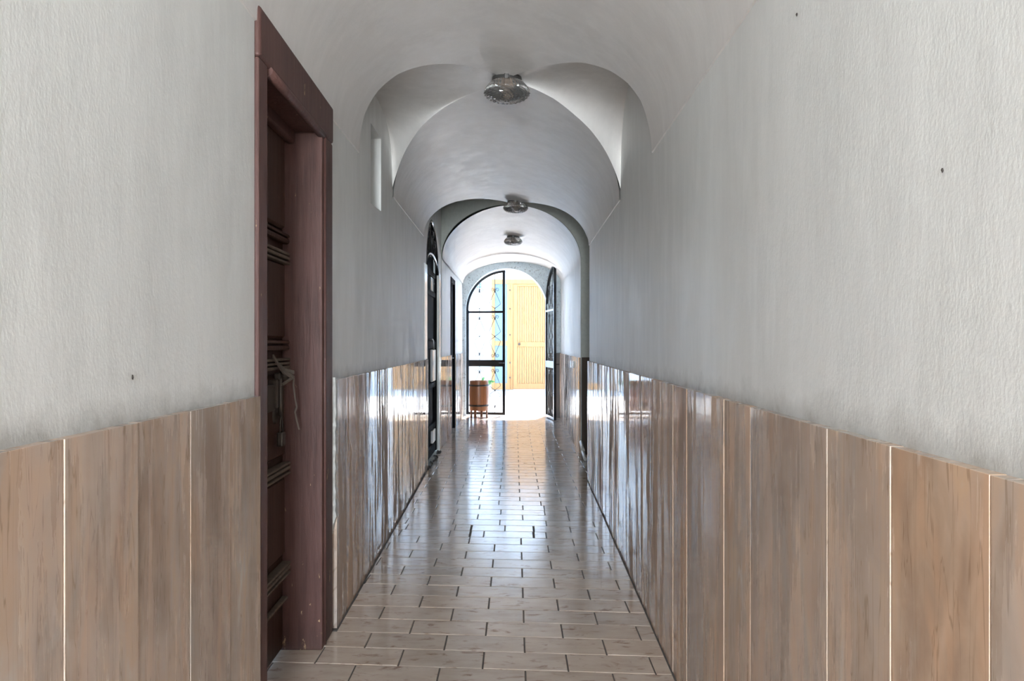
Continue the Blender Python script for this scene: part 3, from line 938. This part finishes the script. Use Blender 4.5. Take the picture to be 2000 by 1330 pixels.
# broken plaster edge at the foot of that door
bm = bmesh.new()
for k in range(26):
    y = 7.5+random.random()*1.25; s = random.uniform(.008, .022)
    b2 = bmesh.new(); bmesh.ops.create_icosphere(b2, subdivisions=1, radius=s)
    ox = .02+random.uniform(-.02, .02)
    merge(bm, b2, 0, lambda x, yy, z, y=y, ox=ox, s=s: (FXL+ox+x*random.uniform(.7, 1.2), y+yy*1.3, max(0, s*.6+z)))
o = obj('rubble', bm, 'chip'); tag(o, 'crumbled dark mortar along the foot of the black arched door', 'rubble', kind='stuff')

# plain dark door further along the left wall (door_3)
d3 = empty('door_3', (FXL, 0, 0), label='plain dark door near the gate in the left wall', cat='door', kind='structure')
bm = bmesh.new(); box(bm, (-.06, 10.70, .01), (-.02, 11.29, 2.14), .003); l3 = obj('leaf', bm, 'dull', d3)
bm = bmesh.new(); box(bm, (-.08, 10.63, 0), (.012, 10.705, 2.2), .004); box(bm, (-.08, 11.285, 0), (.012, 11.36, 2.2), .004); box(bm, (-.08, 10.70, 2.13), (.012, 11.29, 2.2), .004)
obj('frame', bm, 'dull', d3)
bm = bmesh.new(); tube(bm, [(-.02, 10.76, 1.05), (.02, 10.76, 1.05), (.02, 10.87, 1.05)], .008, 8); obj('handle', bm, 'metal', l3)

# ------------------------------------------------------------------ pressed glass ceiling lamps
def lamp(x, y, z, label):
    g = empty('ceiling_lamp', (x, y, z), label=label, cat='lamp', group='pressed glass ceiling lamps')
    return g
def lamp_meshes():
    bm = bmesh.new(); lathe(bm, [(.001, .02), (.080, .02), (.084, -.016), (.080, -.026), (.001, -.026)], 40)
    for k in range(3):
        a = 2*PI*k/3+.5; box(bm, (.086*math.cos(a)-.012, .086*math.sin(a)-.012, -.034), (.086*math.cos(a)+.012, .086*math.sin(a)+.012, .0), .003)
    base = bm
    bm = bmesh.new()
    outer = [(.092, -.010), (.098, -.018), (.108, -.030), (.117, -.042), (.124, -.054), (.127, -.063), (.126, -.069), (.122, -.077), (.114, -.086), (.102, -.095), (.086, -.102), (.066, -.107), (.042, -.110), (.018, -.1115), (.002, -.112)]
    outer = [(r, z*.95-.016) for r, z in outer]
    fine = []
    for (r0_, z0_), (r1_, z1_) in zip(outer, outer[1:]):
        for q in range(4): fine.append((r0_+(r1_-r0_)*q/4, z0_+(z1_-z0_)*q/4))
    fine.append(outer[-1])
    def fn(r, z, a):
        if z > -.072: return r*(1+.020*math.cos(36*a))
        return r
    seg = 192
    up = [p for p in fine if p[1] > -.0765]; lo = [p for p in outer if p[1] < -.074]
    lathe(bm, up, seg, fn=fn)
    # pressed hobnail bowl: rings of small pyramids, flat faced
    rings = []
    n = 36
    lo2 = []
    for (r0_, z0_), (r1_, z1_) in zip(lo, lo[1:]):
        lo2 += [(r0_, z0_), ((r0_+r1_)/2, (z0_+z1_)/2)]
    lo2.append(lo[-1])
    for q, (r, z) in enumerate(lo2):
        ring = []
        for k in range(n):
            a = 2*PI*(k+.0)/n
            bumpv = .0048 if (k % 2 == 0) == (q % 4 == 1) and q % 2 == 1 else 0.0
            ring.append(bm.verts.new(((r+bumpv*.7)*math.cos(a), (r+bumpv*.7)*math.sin(a), z-bumpv)))
        rings.append(ring)
    flat = []
    for A, B in zip(rings, rings[1:]):
        for k in range(n):
            bm.faces.new((A[k], A[(k+1) % n], B[(k+1) % n])); bm.faces.new((A[k], B[(k+1) % n], B[k]))
    inner = [(max(.001, r-.006), z+.004) for r, z in outer]
    R2 = lathe(bm, list(reversed(inner)), seg//2)
    shade = bm
    bm = bmesh.new(); lathe(bm, [(.001, -.024), (.018, -.026), (.020, -.05), (.024, -.055), (.025, -.072), (.016, -.086), (.001, -.09)], 20)
    return base, shade, bm
P0 = lamp(-.028, 4.2, 2.722, 'glass ceiling lamp under the cross vault, largest and nearest')
a, b, c = lamp_meshes()
parts = [obj('base_plate', a, 'base', P0), obj('glass_shade', b, 'glass', P0), obj('bulb', c, 'bulb', P0, smooth=True)]
for (x, y, z, lb) in ((.037, 7.78, 2.724, 'glass ceiling lamp just before the inner arch'), (.015, 10.42, 2.735, 'glass ceiling lamp in the innermost bay by the gate')):
    q = lamp(x, y, z, lb)
    for p in parts:
        cpy = p.copy(); COL.objects.link(cpy); cpy.parent = q

# ------------------------------------------------------------------ small things
# white waste pipe in the corner of the side opening
pi = empty('drain_pipe', (.80, 8.1, 0), label='white plastic drain pipe leaning in the dark side opening', cat='pipe')
bm = bmesh.new(); tube(bm, [(-.018, -.02, .022), (-.02, .06, .035), (-.022, .22, .075)], .019, 14); obj('pipe', bm, 'whitep', pi)
bm = bmesh.new(); tube(bm, [(-.022, .22, .078), (-.022, .27, .095), (-.022, .42, .15)], .023, 14); obj('coupling', bm, 'whitep', pi)
# socket plate on the far right cladding
sp = empty('socket_plate', (FXR(9.45)-.022, 9.45, .995), label='small white socket plate on the right marble cladding', cat='socket')
bm = bmesh.new(); box(bm, (-.010, -.045, -.042), (.0, .045, .042), .004, seg=2); obj('plate', bm, 'white', sp)
bm = bmesh.new()
for yy in (-.016, .016): box(bm, (-.013, yy-.011, -.018), (-.009, yy+.011, .018), .002)
obj('insert', bm, 'whitep', sp)
# inspection hatch let into the floor tiles
hx0, hx1, hy0, hy1 = .405, .735, 8.74, 9.16
fh = empty('floor_hatch', ((hx0+hx1)/2, (hy0+hy1)/2, .0), label='tiled inspection hatch in the floor beside the right cladding', cat='hatch')
hw, hd = (hx1-hx0)/2, (hy1-hy0)/2
bm = bmesh.new()
for lo, hi in (((-hw, -hd), (hw, -hd+.014)), ((-hw, hd-.014), (hw, hd)), ((-hw, -hd), (-hw+.014, hd)), ((hw-.014, -hd), (hw, hd))): box(bm, (*lo, -.003), (*hi, .0018), .0005)
obj('rim', bm, 'blackm', fh)
bm = bmesh.new(); tn = []
for k in range(2):
    n0 = len(bm.faces); box(bm, (-hw+.016, -hd+.016+k*(hd-.014), -.003), (hw-.016, -hd+.014+(k+1)*(hd-.014)-.002, .0022), .001); tn += [.4+.2*k]*(len(bm.faces)-n0)
obj('lid', bm, 'tile', fh, tones=tn)
bm = bmesh.new(); tube(bm, [(-.03, -.05, .003), (.03, -.05, .003)], .004, 6); obj('lift_ring', bm, 'iron', fh)
